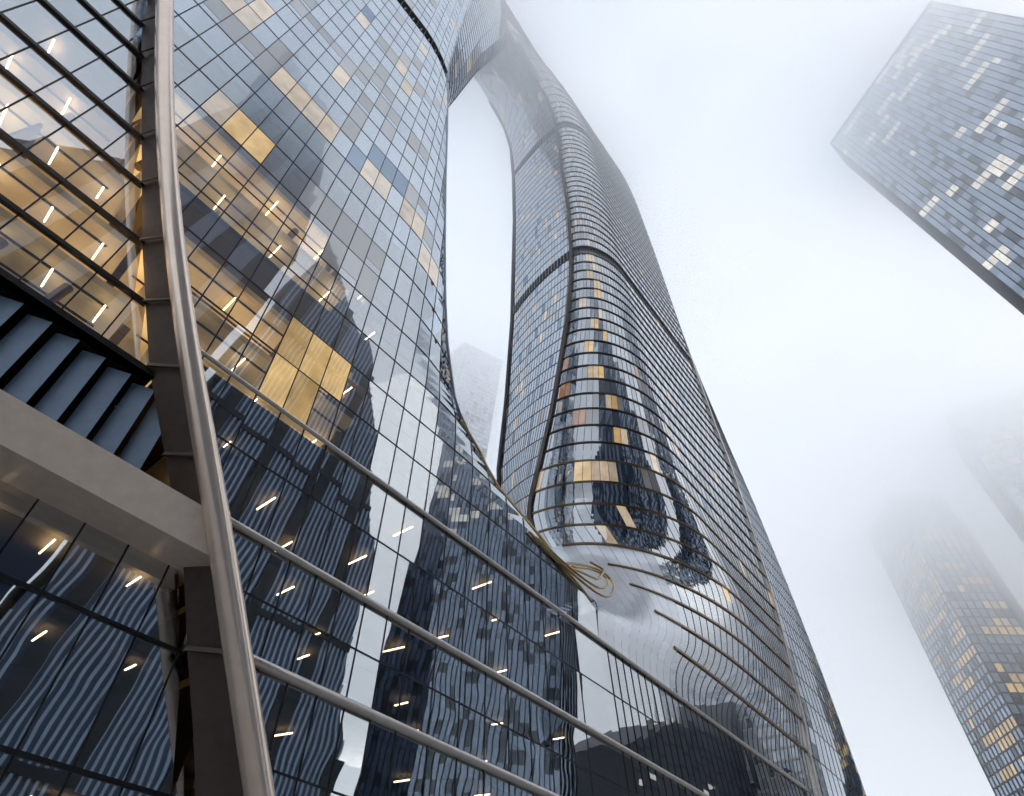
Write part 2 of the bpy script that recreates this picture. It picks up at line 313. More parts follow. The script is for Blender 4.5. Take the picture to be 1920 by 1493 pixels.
# ---- right leg skin and the podium below it
U = list(range(NE + NF + NS + 1))
NOSE = {}
for k, u, kind in [(20, 5, 'litpale'), (20, 6, 'litpale'), (20, 7, 'litpale'), (17, 7, 'lit'), (17, 8, 'lit'), (16, 7, 'litpale'), (16, 8, 'lit'), (11, 5, 'lit'), (11, 6, 'lit'), (9, 6, 'lit'), (9, 7, 'lit'), (9, 8, 'lit'),
                   (10, 1, 'litred'), (8, 1, 'litred'), (8, 2, 'litred'), (6, 4, 'litred'), (6, 5, 'litred'), (6, 6, 'blind'), (6, 7, 'blind'), (3, 5, 'lit'), (3, 6, 'lit'), (3, 7, 'litpale'), (3, 8, 'litpale'), (3, 9, 'litpale'), (3, 13, 'blind'), (3, 14, 'blind'),
                   (0, 6, 'litpale'), (1, 9, 'litpale'), (5, 10, 'lit'), (5, 11, 'litpale'), (4, 15, 'litpale'), (7, 9, 'litpale'), (7, 10, 'lit'), (13, 6, 'litpale'), (13, 7, 'lit'), (14, 8, 'litpale'), (18, 5, 'lit'), (18, 6, 'litpale'), (19, 7, 'litpale'), (19, 8, 'litpale'), (12, 9, 'lit'), (15, 3, 'litpale'), (15, 4, 'litpale'),
                   (-1, 18, 'lit'), (6, 14, 'blind'), (6, 15, 'blind'), (9, 16, 'blind'), (9, 17, 'blind'), (9, 18, 'blind'), (12, 16, 'blind')]:
    NOSE[(k, u)] = kind
lits = []
RECS = []
TOPR = MB()
def lv(z): return (z - 57.1) / 3.95
for r in range(len(ZR) - 1):
    z0, z1 = ZR[r], ZR[r + 1]; k = int(round(lv(z0))) if z0 > 56 else (-1 if z0 > 54 else -9)
    if k in (21, 45): RECS.append((z0, z1)); continue
    mb = MB() if z0 < 236 else TOPR
    for u in range(len(U) - 1):
        a = rnd(); mk = (('sky_pale' if u < 10 else 'saddle') if z0 < 56 else 'nose') if u < NE + NF else 'upper'; pk = NOSE.get((k, u)); tgt = mb
        if k > 22 and u < 14 and rng.random() < .75: pk = 'blind' if rng.random() < .6 else None
        if pk is None and k >= 0 and u < NE + NF and rng.random() < .035: pk = rng.choice(['blind', 'litpale', 'blue'])
        if pk:
            mk = pk
            if k < 21: tgt = MB()
        c4 = [Rg(u, z0), Rg(u + 1, z0), Rg(u + 1, z1), Rg(u, z1)]
        if tgt is not mb:
            mb.poly(c4, 'nose', a); nn = np.cross(c4[1] - c4[0], c4[3] - c4[0]); nn /= np.linalg.norm(nn); nn = nn if nn @ N > -.3 else -nn; c4 = [c + nn * .02 for c in c4]
        if mk in ('saddle', 'sky_pale') or (mk == 'nose' and z0 < 80 and tgt is mb):
            for i in range(4):
                for j in range(4):
                    ua, ub, za, zb = u + i / 4, u + (i + 1) / 4, z0 + (z1 - z0) * j / 4, z0 + (z1 - z0) * (j + 1) / 4; tgt.poly([Rg(ua, za), Rg(ub, za), Rg(ub, zb), Rg(ua, zb)], mk, a)
        else: tgt.poly(c4, mk, a)
        if tgt is not mb: lits.append((pk, tgt))
    if mb is not TOPR: part(mb, 'glass_band')
part(TOPR, 'upper_glazing')
for pk, mb in lits: part(mb, {'lit': 'lit_window', 'litpale': 'lit_window', 'litred': 'lit_window', 'blind': 'window_blind', 'blue': 'blue_window'}[pk])
def sb(u, z):                                             # podium below the right leg: the same panes run on down
    p = Rg(u, 29.0); s = float(p @ T); return s + 0.22 * (29 - z)
for i in range(len(ZL_base) - 1):
    z0, z1 = ZL_base[i], ZL_base[i + 1]; mb = MB()
    for u in range(len(U) - 1):
        q = lambda uu, z: P(sb(uu, z), max(-(Rg(uu, 29.0) @ N) - D0, 0), z)
        mb.poly([q(u, z0), q(u + 1, z0), q(u + 1, z1), q(u, z1)], 'clear_low' if z1 <= 19.8 else 'clear', rnd())
    part(mb, 'glass_band')

# ---- mullions and floor joints
mb = MB()
for q in QL[1:-1]:
    run = []
    def flush():
        if len(run) > 1: mb.sweep([p for p in run], [N] * len(run), [.10 if p[2] < 60 else .085 for p in run], -.05, 0.035, 'line')
        run.clear()
    for z in np.r_[np.arange(0.0, 90, .75), np.arange(90, ZTOP, 2.25)]:
        s = sq(q, z)
        if s < s_col(z) + .1 or s > sE(z) - .03: flush(); continue
        run.append(P(s, oL(s, z), z))
    flush()
for z in [4.6, 9.0, 24.4, 16.5] + zs[1:]:
    s0, s1 = s_col(z) + .1, sE(z) if z > 29 else 60; ss = np.linspace(s0, s1, 40 if z < 60 else 22)
    if s1 > s0: mb.sweep([P(s, oL(s, z) if z > 29 else 0, z) for s in ss], [N] * len(ss), 0.11 if z < 130 else .16, -.05, 0.04, 'line')
part(mb, 'mullion_grid')
mb = MB()
for u in range(1, NE + NF + NS):
    zz = sorted([z for z in ZR if z < (ZTOP - 6)] + list(np.arange(30, 60, .9)))
    pts = [P(sb(u, z), max(-(Rg(u, 29.0) @ N) - D0, 0), z) for z in ZL_base[:-1]] + [Rg(u, z) for z in zz]
    nr = [N] * (len(ZL_base) - 1) + [nrm_of(Rg, u, z) for z in zz]
    if u < 11: pts = [p for p in pts if p[2] < 29.5 or p[2] > 57]; cut = len(ZL_base); mb.sweep(pts[:cut], [N] * cut, .09, -.05, .06, 'line'); mb.sweep(pts[cut:], [nrm_of(Rg, u, z) for z in zz if z > 57], .08, -.05, .05, 'line')
    if u < 11: mb.sweep([Rg(u, z) for z in np.linspace(29, 57, 16)], [nrm_of(Rg, max(u, .1), z) for z in np.linspace(29, 57, 16)], .05, -.03, .012, 'steel')
    else: mb.sweep(pts, nr, 0.085, -.05, 0.05, 'line')
part(mb, 'mullion_grid')
for lp in ([(35.9, .3, 35.3), (40, .2, 34.6), (44.2, 0, 34.1), (47.7, -.1, 33.9), (50.8, .1, 34.7), (53.6, .8, 37.5), (53.8, 1.6, 39.5), (51.3, 2.2, 39.8), (46.7, 2, 37.9), (43, 1, 35.5)],
           [(37.2, .2, 35.2), (41.9, .1, 34.7), (46.1, .2, 34.8), (49.7, .6, 35.5), (52.5, 1, 37.5), (52.6, 1.6, 39.2), (49.5, 1.8, 38.6), (44.9, 1.2, 36.2)],
           [(43.2, .4, 35), (46.8, .7, 36.1), (50, 1, 37), (52.6, 1.6, 39.9), (50.4, 2.4, 40.2)]):
    a_ = np.array(lp); tt = np.arange(len(lp)); ti = np.linspace(0, len(lp) - 1, 60); sm = [np.interp(ti, tt, a_[:, c]) for c in range(3)]
    for _ in range(12): sm = [np.r_[q[0], (q[:-2] + 2 * q[1:-1] + q[2:]) / 4, q[-1]] for q in sm]
    mb = MB(); mb.tube([P(a, b - .5, c) for a, b, c in zip(*sm)], .15, 'gold', 8); part(mb, 'gold_edge_loop', smooth=True)

# ---- floor fins of the right leg
fin_levels = [36.1, 41.9, 47.2, 52.0, 57.1] + [57.1 + 3.95 * k for k in range(1, 59) if 57.1 + 3.95 * k < 284]
for z in fin_levels:
    u0 = 0.0
    if z < 57: 
        u0 = next(u for u in np.arange(0, NE + NF, .25) if float(Rg(u, z) @ T) > 68.0)
    elif z < 60: u0 = 2.0
    uu = np.unique(np.r_[np.linspace(u0, NE, 34), np.linspace(max(u0, NE), NE + NF, 12)])
    wd = 0.34 if z > 60 else 0.42
    mb = MB(); mb.sweep([Rg(u, z) for u in uu], [nrm_of(Rg, min(max(u, .06), NE + NF - .06), z) for u in uu], wd, -.1, .2, 'fin' if z < 75 else 'dark')
    part(mb, 'floor_fin')
# thin joints on the far return and above
for z in fin_levels:
    mb = MB(); uu = np.linspace(NE + NF, NE + NF + NS, 8); mb.sweep([Rg(u, z) for u in uu], [nrm_of(Rg, min(u, NE + NF + NS - .1), z) for u in uu], .12, -.05, .06, 'line'); part(mb, 'floor_joint')

# ---- seams: right corner seam, nose seam, opening edge
mb = MB(); zz = np.linspace(0, 150, 60)
pts = [P(sb(NE + NF, z), 0, z) if z < 29 else Rg(NE + NF, z) for z in zz]; mb.sweep(pts, [N] * len(pts), .75, -.1, .55, 'beam'); part(mb, 'corner_seam')
mb = MB(); zz = np.linspace(57, 272, 90); mb.sweep([Rg(0, z) for z in zz], [nrm_of(Rg, .4, z) for z in zz], .9, -.2, .5, 'brown'); part(mb, 'nose_seam')
mb = MB(); zz = np.r_[np.linspace(33.0, 48, 60), np.linspace(49, 286, 80)]
za, zb = zz[zz < 45], zz[zz > 44.2]; mb.tube([P(sE(z) + .15, oL(sE(z), z) + .25, z) for z in zb], .34, 'steel', 8); part(mb, 'edge_trim', smooth=True)
mb = MB(); mb.tube([P(sE(z) + .15, oL(sE(z), z) + .25, z) for z in za], .36, 'gold', 8); part(mb, 'edge_trim', smooth=True)

# ---- side walls of the opening
sbk = itp([(30, 62), (45, 66), (57, 68), (81, 62.9), (104, 62), (138.6, 59.4), (200, 52), (236, 46.4), (262, 41), (276, 34), (284, 22), (290, 8)])
def wallR(v, z):
    s0, o0 = sn(z), on(z); b = 34.0 if z > 40 else 20.0; return P(s0 + (sbk(z) - s0) * v * v, o0 + (b - o0) * v, z)
mL = itp([(33, 0), (60, .3), (91, .6), (105, 2.4), (135, 6.2), (165, 10.5), (210, 15.5), (260, 21), (290, 24)])
def wallL(v, z):
    s0 = sE(z); o0 = oL(s0, z); m = mL(z)
    return P(s0 + (m * math.sin(min(v / .35, 1) * math.pi / 2)) - (2.5 * max(v - .35, 0)), o0 + (34 - o0) * v, z)
def wall(fn, zl, nv, nm, flip=False, skip=()):
    mb = MB(); ln = MB(); vsx = np.linspace(0, 1, nv + 1)
    for j in range(len(zl) - 1):
        if any(abs(zl[j] - q) < 2 for q in skip):
            for i in range(nv):
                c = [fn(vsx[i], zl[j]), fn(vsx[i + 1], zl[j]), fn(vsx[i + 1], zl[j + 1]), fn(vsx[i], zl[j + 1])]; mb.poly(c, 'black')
                ln.sweep([c[0], c[3]], [np.cross(c[1] - c[0], c[3] - c[0]) / np.linalg.norm(np.cross(c[1] - c[0], c[3] - c[0]))] * 2, .2, -.35, .35, 'steel')
            continue
        for i in range(nv):
            pk = 'upper'
            q = rng.random()
            if q < .05: pk = 'litpale'
            elif q < .13: pk = 'blind'
            elif q < .18: pk = 'blue'
            c = [fn(vsx[i], zl[j]), fn(vsx[i + 1], zl[j]), fn(vsx[i + 1], zl[j + 1]), fn(vsx[i], zl[j + 1])]
            if flip: c = c[::-1]
            mb.poly(c, pk, rnd())
    def wn(v, z):
        a = fn(min(v + .02, 1), z) - fn(max(v - .02, 0), z); b = fn(v, z + .3) - fn(v, z - .3); n = np.cross(a, b); n /= np.linalg.norm(n); return -n if flip else n
    for i in range(1, nv): ln.sweep([fn(vsx[i], z) for z in zl], [wn(vsx[i], z) for z in zl], .09, -.04, .06, 'line')
    for z in zl[1:-1]: ln.sweep([fn(v, z) for v in vsx], [wn(v, z) for v in vsx], .12, -.04, .09, 'line')
    part(mb, nm); part(ln, 'mullion_grid')
zR = [33.5] + [57.1 + 3.95 * k for k in range(-5, 58) if 34 < 57.1 + 3.95 * k < 285] + [287.5]
wall(wallR, zR, 22, 'opening_wall', flip=True, skip=(57.1 + 3.95 * 21, 57.1 + 3.95 * 45))
zW = [34.0] + [z for z in zs if z > 34.5 and z < 286] + [287.5]
wall(wallL, zW, 14, 'opening_wall', flip=False, skip=(REC_L[0],))
mb = MB(); zz = np.linspace(45, 284, 80); mb.tube([wallR(1, z) for z in zz], .7, 'line', 8); part(mb, 'rear_edge_trim')
# floor of the opening behind the lip, and the soffit of the arch
mb = MB(); a = [P(sE(z), oL(sE(z), z), z) for z in (44, 42, 40, 38.4, 36.2, 34.4, 33.2)]; b_ = [wallL(1, z) for z in (44, 42, 40, 38.4, 36.2, 34.4, 33.2)]
for i in range(len(a) - 1): mb.poly([a[i], a[i + 1], b_[i + 1], b_[i]], 'upper', rnd())
lo = [P(48.6, 0, 33), P(49, 20, 33.2), P(62, 34, 34), P(47, 34, 33.5)]; mb.poly(lo, 'upper')
part(mb, 'opening_sill')
mb = MB(); L1 = [wallL(v, 287.5) for v in np.linspace(0, 1, 8)]; R1 = [wallR(v, 287.5) for v in np.linspace(0, 1, 8)]
for i in range(7): mb.poly([L1[i], L1[i + 1], R1[i + 1], R1[i]], 'upper', rnd())
part(mb, 'arch_soffit')
# ---- rear faces, roof
mb = MB()
for j in range(len(zW) - 1):
    z0, z1 = zW[j], zW[j + 1]; mb.poly([wallL(1, z0), wallL(1, z1), P(-90, 34, z1), P(-90, 34, z0)], 'upper', rnd())
for j in range(len(zR) - 1):
    z0, z1 = zR[j], zR[j + 1]; r0, r1 = Rg(NE + NF + NS, z0), Rg(NE + NF + NS, z1)
    mb.poly([wallR(1, z0), wallR(1, z1), P(sO(z1) - 2, 34, z1), P(sO(z0) - 2, 34, z0)], 'upper', rnd())
    mb.poly([r0, P(sO(z0) - 2, 34, z0), P(sO(z1) - 2, 34, z1), r1], 'upper', rnd())
r0 = P(sb(NE + NF + NS, 0), 9, 0); r1 = Rg(NE + NF + NS, 33.5)
mb.poly([P(-90, 34, 0), P(158, 34, 0), P(150, 34, 34), P(-90, 34, 34)], 'upper'); mb.poly([r0, P(158, 34, 0), P(150, 34, 34), r1], 'upper')
part(mb, 'rear_glazing')
mb = MB(); mb.poly([P(-90, 0, ZTOP), P(40, 6, ZTOP), P(40, 34, ZTOP), P(-90, 34, ZTOP)], 'steel'); part(mb, 'roof')

# ---- mechanical-floor recesses: dark slot with a row of fins
def recess(fn, us, z0, z1, teeth, name='plant_floor_recess'):
    mb = MB(); b0 = []; 
    for i in range(len(us) - 1):
        n0, n1 = nrm_of(fn, us[i], z0 + .5), nrm_of(fn, us[i + 1], z0 + .5)
        A, B, C, D = fn(us[i], z0), fn(us[i + 1], z0), fn(us[i + 1], z1), fn(us[i], z1)
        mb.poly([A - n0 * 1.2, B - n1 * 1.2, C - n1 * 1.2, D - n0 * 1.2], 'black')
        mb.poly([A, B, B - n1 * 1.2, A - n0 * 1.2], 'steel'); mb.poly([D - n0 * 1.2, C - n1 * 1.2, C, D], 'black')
        for t in range(teeth):
            f = (t + .5) / teeth; p0 = A + (B - A) * f; p1 = D + (C - D) * f; nn = n0; tt = (B - A) / np.linalg.norm(B - A)
            mb.box8([p0 - nn * 1.0 - tt * .12, p0 - nn * 1.0 + tt * .12, p0 + nn * .1 + tt * .5, p0 + nn * .1 + tt * .26,
                     p1 - nn * 1.0 - tt * .12, p1 - nn * 1.0 + tt * .12, p1 - nn * .5 + tt * .22, p1 - nn * .5 + tt * .0], 'steel')
    part(mb, name)
for z0, z1 in RECS: recess(Rg, list(range(0, NE + NF + 1)), z0, z1, 2)
fnL = lambda s, z: P(min(s, sE(z)), oL(min(s, sE(z)), z), z)
ssl = np.linspace(-70, sE(REC_L[0]) - .2, 33); recess(fnL, list(ssl), REC_L[0], REC_L[1], 1)

# ---- podium beams (rounded champagne bands)
def beam_line(z, s0, s1, r0, r1, mt, o=-.25):
    ss = np.linspace(s0, s1, 40); mb = MB(); mb.tube([P(s, o, z) for s in ss], [r0 + (r1 - r0) * i / 39 for i in range(40)], mt, 14); part(mb, 'podium_beam', smooth=True)
beam_line(13.3, s_col(13.3), 150, .29, .29, 'beam'); beam_line(19.7, s_col(19.7), 106, .22, .30, 'beam'); beam_line(29.0, s_col(29.0), 107, .16, .28, 'beam')

# ---- the leaning corner column with its brackets and dark return
CC = [(0, 22.2), (4, 19.3), (7.4, 16.7), (12.4, 12.7), (19.4, 7.4), (26.2, 1.8), (31.4, -2.2), (38.4, -7.3), (47.1, -13.1), (60, -21), (75, -29.5), (100, -42)]
zc = np.linspace(0, 100, 70)
def smooth_col(z): return sum(s_col(z + d) for d in (-4, -2, 0, 2, 4)) / 5 if z > 4 else s_col(z)
mb = MB(); mb.tube([P(smooth_col(z), -.9, z) for z in zc], [.68 + .03 * math.sin(z * .13) for z in zc], 'polished', 32); part(mb, 'column', smooth=True)
mb = MB()
for i in range(len(zc) - 1):
    z0, z1 = zc[i], zc[i + 1]; mb.poly([P(s_lz(z0), 2.0, z0), P(smooth_col(z0) + .1, .1, z0), P(smooth_col(z1) + .1, .1, z1), P(s_lz(z1), 2.0, z1)], 'brown')
    mb.poly([P(smooth_col(z0) + .1, .1, z0), P(smooth_col(z0) + .1, -.2, z0), P(smooth_col(z1) + .1, -.2, z1), P(smooth_col(z1) + .1, .1, z1)], 'brown')
part(mb, 'column_return')
LEFT_Z = [27.2, 31.4, 35.8, 40.6, 45.0, 49.9, 53.8, 57.7, 62.0, 66.4, 70.8]
for z in LEFT_Z + [13.2, 22.4]:
    mb = MB(); mb.sweep([P(s_lz(z) - .3, 1.75, z), P(smooth_col(z), -.35, z)], [N, N], .26, -.15, .12, 'brown'); part(mb, 'bracket')

# ---- facade left of the column
ql = [-70 + 2.45 * i for i in range(40)]
def sl(q, z): return q - .13 * (z - 29)
def left_zone(z0, z1, mk, o):
    mb = MB(); ln = MB()
    for i in range(len(ql) - 1):
        l0, r0, l1, r1 = sl(ql[i], z0), min(sl(ql[i + 1], z0), s_lz(z0)), sl(ql[i], z1), min(sl(ql[i + 1], z1), s_lz(z1))
        if r0 <= l0 and r1 <= l1: continue
        r0 = max(r0, l0); r1 = max(r1, l1); mb.poly([P(l0, o, z0), P(r0, o, z0), P(r1, o, z1), P(l1, o, z1)], mk, rnd())
        if i and r0 > l0 and r1 > l1: ln.sweep([P(l0, o, z0), P(l1, o, z1)], [N, N], .10, -.05, .04, 'line')
    part(mb, 'bay_glazing'); part(ln, 'mullion_grid')
lz = LEFT_Z + [75.2, 79.6, 84]
for i in range(len(lz) - 1): left_zone(lz[i], lz[i + 1], 'clear', 2.0)
for a, b in ((0, 4.0), (4.0, 7.2), (7.2, 13.2), (13.2, 17.2)): left_zone(a, b, 'clear_low', 2.6)
for z in lz[1:]:
    ss = [-70, s_lz(z)]; mb = MB(); mb.sweep([P(s, 2.0, z) for s in ss], [N, N], .32, -.1, .26, 'dark'); part(mb, 'spandrel_bar')
for z in (4.0, 7.2, 13.2):
    mb = MB(); mb.sweep([P(-70, 2.6, z), P(s_lz(z), 2.6, z)], [N, N], .22, -.05, .12, 'line'); part(mb, 'spandrel_bar')
# canopy fascia
mb = MB(); e0, e1 = smooth_col(17.0) - .1, smooth_col(19.4) - .1
mb.box8([P(-70, 6, 17.0), P(e0, 6, 17.0), P(e0, -.5, 17.15), P(-70, -.5, 17.15), P(-70, 6, 19.4), P(e1, 6, 19.4), P(e1, -.7, 19.4), P(-70, -.7, 19.4)], 'cream'); part(mb, 'canopy')
# dark plant louvre bay
mb = MB(); mb.poly([P(-70, 6.5, 19), P(5, 6.5, 19), P(-1, 6.5, 27.4), P(-70, 6.5, 27.4)], 'black'); mb.poly([P(-70, 1.6, 26.6), P(s_lz(26.6), 1.6, 26.6), P(s_lz(26.6), 6.5, 26.6), P(-70, 6.5, 26.6)], 'black')
mb.box8([P(-70, 2.5, 26.6), P(s_lz(26.6), 2.5, 26.6), P(s_lz(26.6), 1.7, 26.6), P(-70, 1.7, 26.6), P(-70, 2.5, 27.1), P(s_lz(27.1), 2.5, 27.1), P(s_lz(27.1), 1.7, 27.1), P(-70, 1.7, 27.1)], 'dark')
part(mb, 'louvre_bay')
for i in range(24):
    q = 3.2 - 1.62 * i
    if q < -34: break
    mb = MB(); c = [(q, 2.1), (q - 1.22, 2.75)]
    for lean in (.13,):
        z0, z1 = 19.2, 26.2; dz = -lean * (z1 - z0)
        A, B = P(c[0][0], c[0][1], z0), P(c[1][0], c[1][1], z0); C_, D_ = P(c[1][0] + dz, c[1][1], z1), P(c[0][0] + dz, c[0][1], z1); bk = -N * .08
        mb.box8([A, B, B + bk, A + bk, D_, C_, C_ + bk, D_ + bk], 'louvre')

    part(mb, 'louvre_blade')

# ---- rooms behind the near glass: ceilings, core walls, strip lamps
def slab(z, s0a, s1, o0, o1, mt, th=.55):
    mb = MB(); mb.box8([P(s0a, o1, z - th), P(s1, o1, z - th), P(s1, o0, z - th), P(s0a, o0, z - th), P(s0a, o1, z), P(s1, o1, z), P(s1, o0, z), P(s0a, o0, z)], mt); part(mb, 'ceiling')
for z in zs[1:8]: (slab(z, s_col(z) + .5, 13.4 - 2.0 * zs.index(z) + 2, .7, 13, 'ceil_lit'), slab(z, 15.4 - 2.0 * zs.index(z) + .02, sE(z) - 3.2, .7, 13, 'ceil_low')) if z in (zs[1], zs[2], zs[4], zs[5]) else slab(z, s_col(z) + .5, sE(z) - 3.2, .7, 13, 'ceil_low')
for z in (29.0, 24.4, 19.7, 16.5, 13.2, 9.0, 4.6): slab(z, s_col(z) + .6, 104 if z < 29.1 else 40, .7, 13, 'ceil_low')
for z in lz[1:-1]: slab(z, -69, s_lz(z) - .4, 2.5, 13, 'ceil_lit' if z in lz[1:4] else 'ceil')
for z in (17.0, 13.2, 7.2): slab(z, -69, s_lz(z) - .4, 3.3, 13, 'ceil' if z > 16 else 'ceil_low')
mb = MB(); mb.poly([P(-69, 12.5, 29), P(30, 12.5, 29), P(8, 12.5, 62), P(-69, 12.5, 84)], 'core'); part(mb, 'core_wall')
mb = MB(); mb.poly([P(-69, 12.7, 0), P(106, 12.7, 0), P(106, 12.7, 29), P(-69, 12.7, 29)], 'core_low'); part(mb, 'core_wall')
for z in (zs[1], zs[2], zs[4], zs[5]) + tuple(lz[1:5]):
    lo_, hi_ = (s_col(z) + 1, min(sE(z) - 4, 24)) if z in zs else (-40, s_lz(z) - 1.5); s = lo_ + rng.uniform(0, 4); top = z - .57; of = .9 if z in zs else 2.8
    rb = MB()
    while s < hi_:
        mb = MB()
        w_ = rng.uniform(.15, .3); d_ = rng.uniform(2.5, 5.5)
        if rng.random() < .5: mb.box8([P(s, 12.4, top - 3.7), P(s + w_, 12.4, top - 3.7), P(s + w_, d_, top - 3.7), P(s, d_, top - 3.7), P(s, 12.4, top - .003), P(s + w_, 12.4, top - .003), P(s + w_, d_, top - .003), P(s, d_, top - .003)], rng.choice(['core', 'brown', 'ceil']))
        else: mb.tube([P(s, of + 1.6, top - 3.7), P(s, of + 1.6, top - .003)], .34, 'core', 12)
        part(mb, 'room_partition'); s += rng.uniform(4, 8.5)
    for o_ in (of + .9, of + 3.4, of + 6): rb.box8([P(lo_, o_ + .12, top - .14), P(hi_, o_ + .12, top - .14), P(hi_, o_, top - .14), P(lo_, o_, top - .14), P(lo_, o_ + .12, top - .004), P(hi_, o_ + .12, top - .004), P(hi_, o_, top - .004), P(lo_, o_, top - .004)], 'core_low')
    part(rb, 'ceiling_grid')
lm = MB(); lm.box8([(-.045, -.8, -.04), (.045, -.8, -.04), (.045, .8, -.04), (-.045, .8, -.04), (-.045, -.8, .04), (.045, -.8, .04), (.045, .8, .04), (-.045, .8, .04)], 'lamp')
lamp_hi = lm.build('ceiling_lamp'); lm.mats = ['lamp_low']; lamp_lo = lm.build('ceiling_lamp')
lamps = []
def lamp(src, s, o, z, used=[], turn=0.0):
    ob = src if src not in used else src.copy()
    if src in used: COL.objects.link(ob)
    used.append(src); ob.parent = tower; ob.location = tuple(P(s, o, z) - ROOT); ob.rotation_euler = (0, 0, TH + turn); ob.scale = (1, rng.uniform(.75, 1.6), 1)
nl = 0
for z in (zs[1], zs[2], zs[4], zs[5]):
    s = s_col(z) + 1.6; i = 0
    while s < min(sE(z) - 5, 14):
        lamp(lamp_hi, s, 1.9 + 3.0 * (i % 2) + .4 * rng.random(), z - 1.25); s += 2.9; i += 1
for z in lz[1:4]:
    s = s_lz(z) - 1.6
    while s > -20: lamp(lamp_hi, s, 4.0, z - 1.25); s -= 3.4
for z, ss in ((lz[4], (-17, -21)), (lz[5], (-21.5,))):
    for s in ss: lamp(lamp_hi, s, 4.0, z - 1.0)
for z, st, off in ((29.0, 5.2, 2.0), (24.4, 4.2, 3.0), (19.7, 5.0, 2.4), (16.5, 4.2, 4.0), (13.2, 5.2, 3.0), (9.0, 5.0, 2.2)):
    s = s_col(z) + off
    while s < 46: 
        if rng.random() < .70: lamp(lamp_lo, s + rng.uniform(-.5, .5), 2.2 + 3.6 * (int(s / st) % 2), z - .9, turn=R(90) if z < 10 else rng.choice([0, 0, 0, .12]))
        s += st
for z, o in ((17.0, 4.6), (13.2, 5.0), (7.2, 5.5)):
    s = s_lz(z) - 1.5
    while s > -14: lamp(lamp_lo, s, o + rng.uniform(-.6, .9), z - .9, turn=R(90) if z < 10 else 0); s -= rng.choice([2.4, 3.6, 4.6])

# ================================================================== other buildings
def face_frame(A, B): 
    d = np.array([B[0] - A[0], B[1] - A[1], 0.0]); L = np.linalg.norm(d); d /= L; return d, np.array([d[1], -d[0], 0.0]), L
def box_tower(name, label, poly, ztop, fh, pw, mats, lit=0.0, fins='v', maxlit=40, z_lo=0, group=None, finw=.22, litmat='litpale', setbacks=(), litfaces=None, cap=True, lit_from=0.0):
    """poly: plan corners counter-clockwise; every face is a grid of panes with real mullion or floor bars on it"""
    base = np.array([*np.mean(np.array(poly), axis=0), 0.0]); t = thing(name, label, 'skyscraper', base, group)
    wall = MB(); bars = MB(); n = len(poly); lits = []
    for i in range(n):
        A, B = poly[i], poly[(i + 1) % n]; d, nn, L = face_frame(A, B); A3 = np.array([A[0], A[1], 0.0]); cols = max(int(L / pw), 1); rows = int((ztop - z_lo) / fh)
        run = 0
        for r in range(rows):
            z0, z1 = z_lo + r * fh, z_lo + (r + 1) * fh
            for c in range(cols):
                p0, p1 = A3 + d * (L * c / cols), A3 + d * (L * (c + 1) / cols); u = np.array([0, 0, 1.0])
                quad = [p0 + u * z0, p1 + u * z0, p1 + u * z1, p0 + u * z1]
                if run <= 0 and z0 >= lit_from and rng.random() < lit and (litfaces is None or i in litfaces): run = rng.choice([1, 2, 3, 4, 5, 6])
                if run > 0 and len(lits) < maxlit:
                    run -= 1
                    if run == 0 or c == cols - 1: run = 0
                    if lits and lits[-1][1] == (i, r) and lits[-1][2] == c - 1: lits[-1][0].poly(quad, litmat, rnd()); lits[-1][2] = c
                    else:
                        m_ = MB(); m_.poly(quad, litmat, rnd()); lits.append([m_, (i, r), c])
                else: wall.poly(quad, mats[0] if len(mats) < 3 or rng.random() < .8 else mats[2], rnd())
            if fins in ('h', 'both'):
                bars.sweep([A3 + np.array([0, 0, z1]), A3 + d * L + np.array([0, 0, z1])], [nn, nn], fh * .28 if fins == 'h' else finw, -.1, .3, mats[1])
        if fins in ('v', 'both'):
            for c in range(cols + 1): bars.sweep([A3 + d * (L * c / cols) + np.array([0, 0, z_lo]), A3 + d * (L * c / cols) + np.array([0, 0, ztop])], [nn, nn], finw, -.1, .35, mats[1])
    part_ = lambda mb, nm: mb.build(nm, t, base)
    part_(wall, 'wall'); part_(bars, 'facade_bars')
    for m_, _, _ in lits: part_(m_, 'lit_window')
    rf = MB(); rf.poly([(p[0], p[1], ztop) for p in poly], mats[1]); part_(rf, 'roof')
    if cap:
        for i in range(n):
            A, B = poly[i], poly[(i + 1) % n]; d, nn, L = face_frame(A, B); bb = MB(); bb.sweep([(A[0], A[1], ztop - .6), (B[0], B[1], ztop - .6)], [nn, nn], 1.2, -.3, .5, mats[1]); part_(bb, 'parapet')
    return t, base
def pol(az, r): return (r * math.cos(R(az)), r * math.sin(R(az)))
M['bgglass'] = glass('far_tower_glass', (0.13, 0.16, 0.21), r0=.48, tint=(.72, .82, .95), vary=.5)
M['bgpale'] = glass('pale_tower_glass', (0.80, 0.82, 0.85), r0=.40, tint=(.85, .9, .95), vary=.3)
M['bgdark'] = glass('far_tower_dark_glass', (0.03, 0.035, 0.045), r0=.16, tint=(.8, .85, .9), vary=.5)
M['bgline'] = metal('far_tower_bars', (0.02, 0.02, 0.024), .5)
M['stone'] = metal('pale_stone', (0.62, 0.58, 0.52), .8, scale=.6)
M['whitelit'] = glass('white_lit_room_glass', (1.0, .93, .82), r0=.2, behind='lit', strength=.95, vary=.2)
# upper right: dark gridded slab tower with rows of white lit rooms
box_tower('office_tower', 'dark gridded office tower with rows of white lit windows at the upper right edge', [pol(2.0, 165), pol(4, 182), pol(25.4, 182), pol(24.5, 165)], 321.0, 4.0, 2.0, ('bgglass', 'bgline', 'bgdark'), lit=.034, fins='v', maxlit=80, lit_from=135, z_lo=0, finw=.26, litmat='whitelit', litfaces=[3, 2])
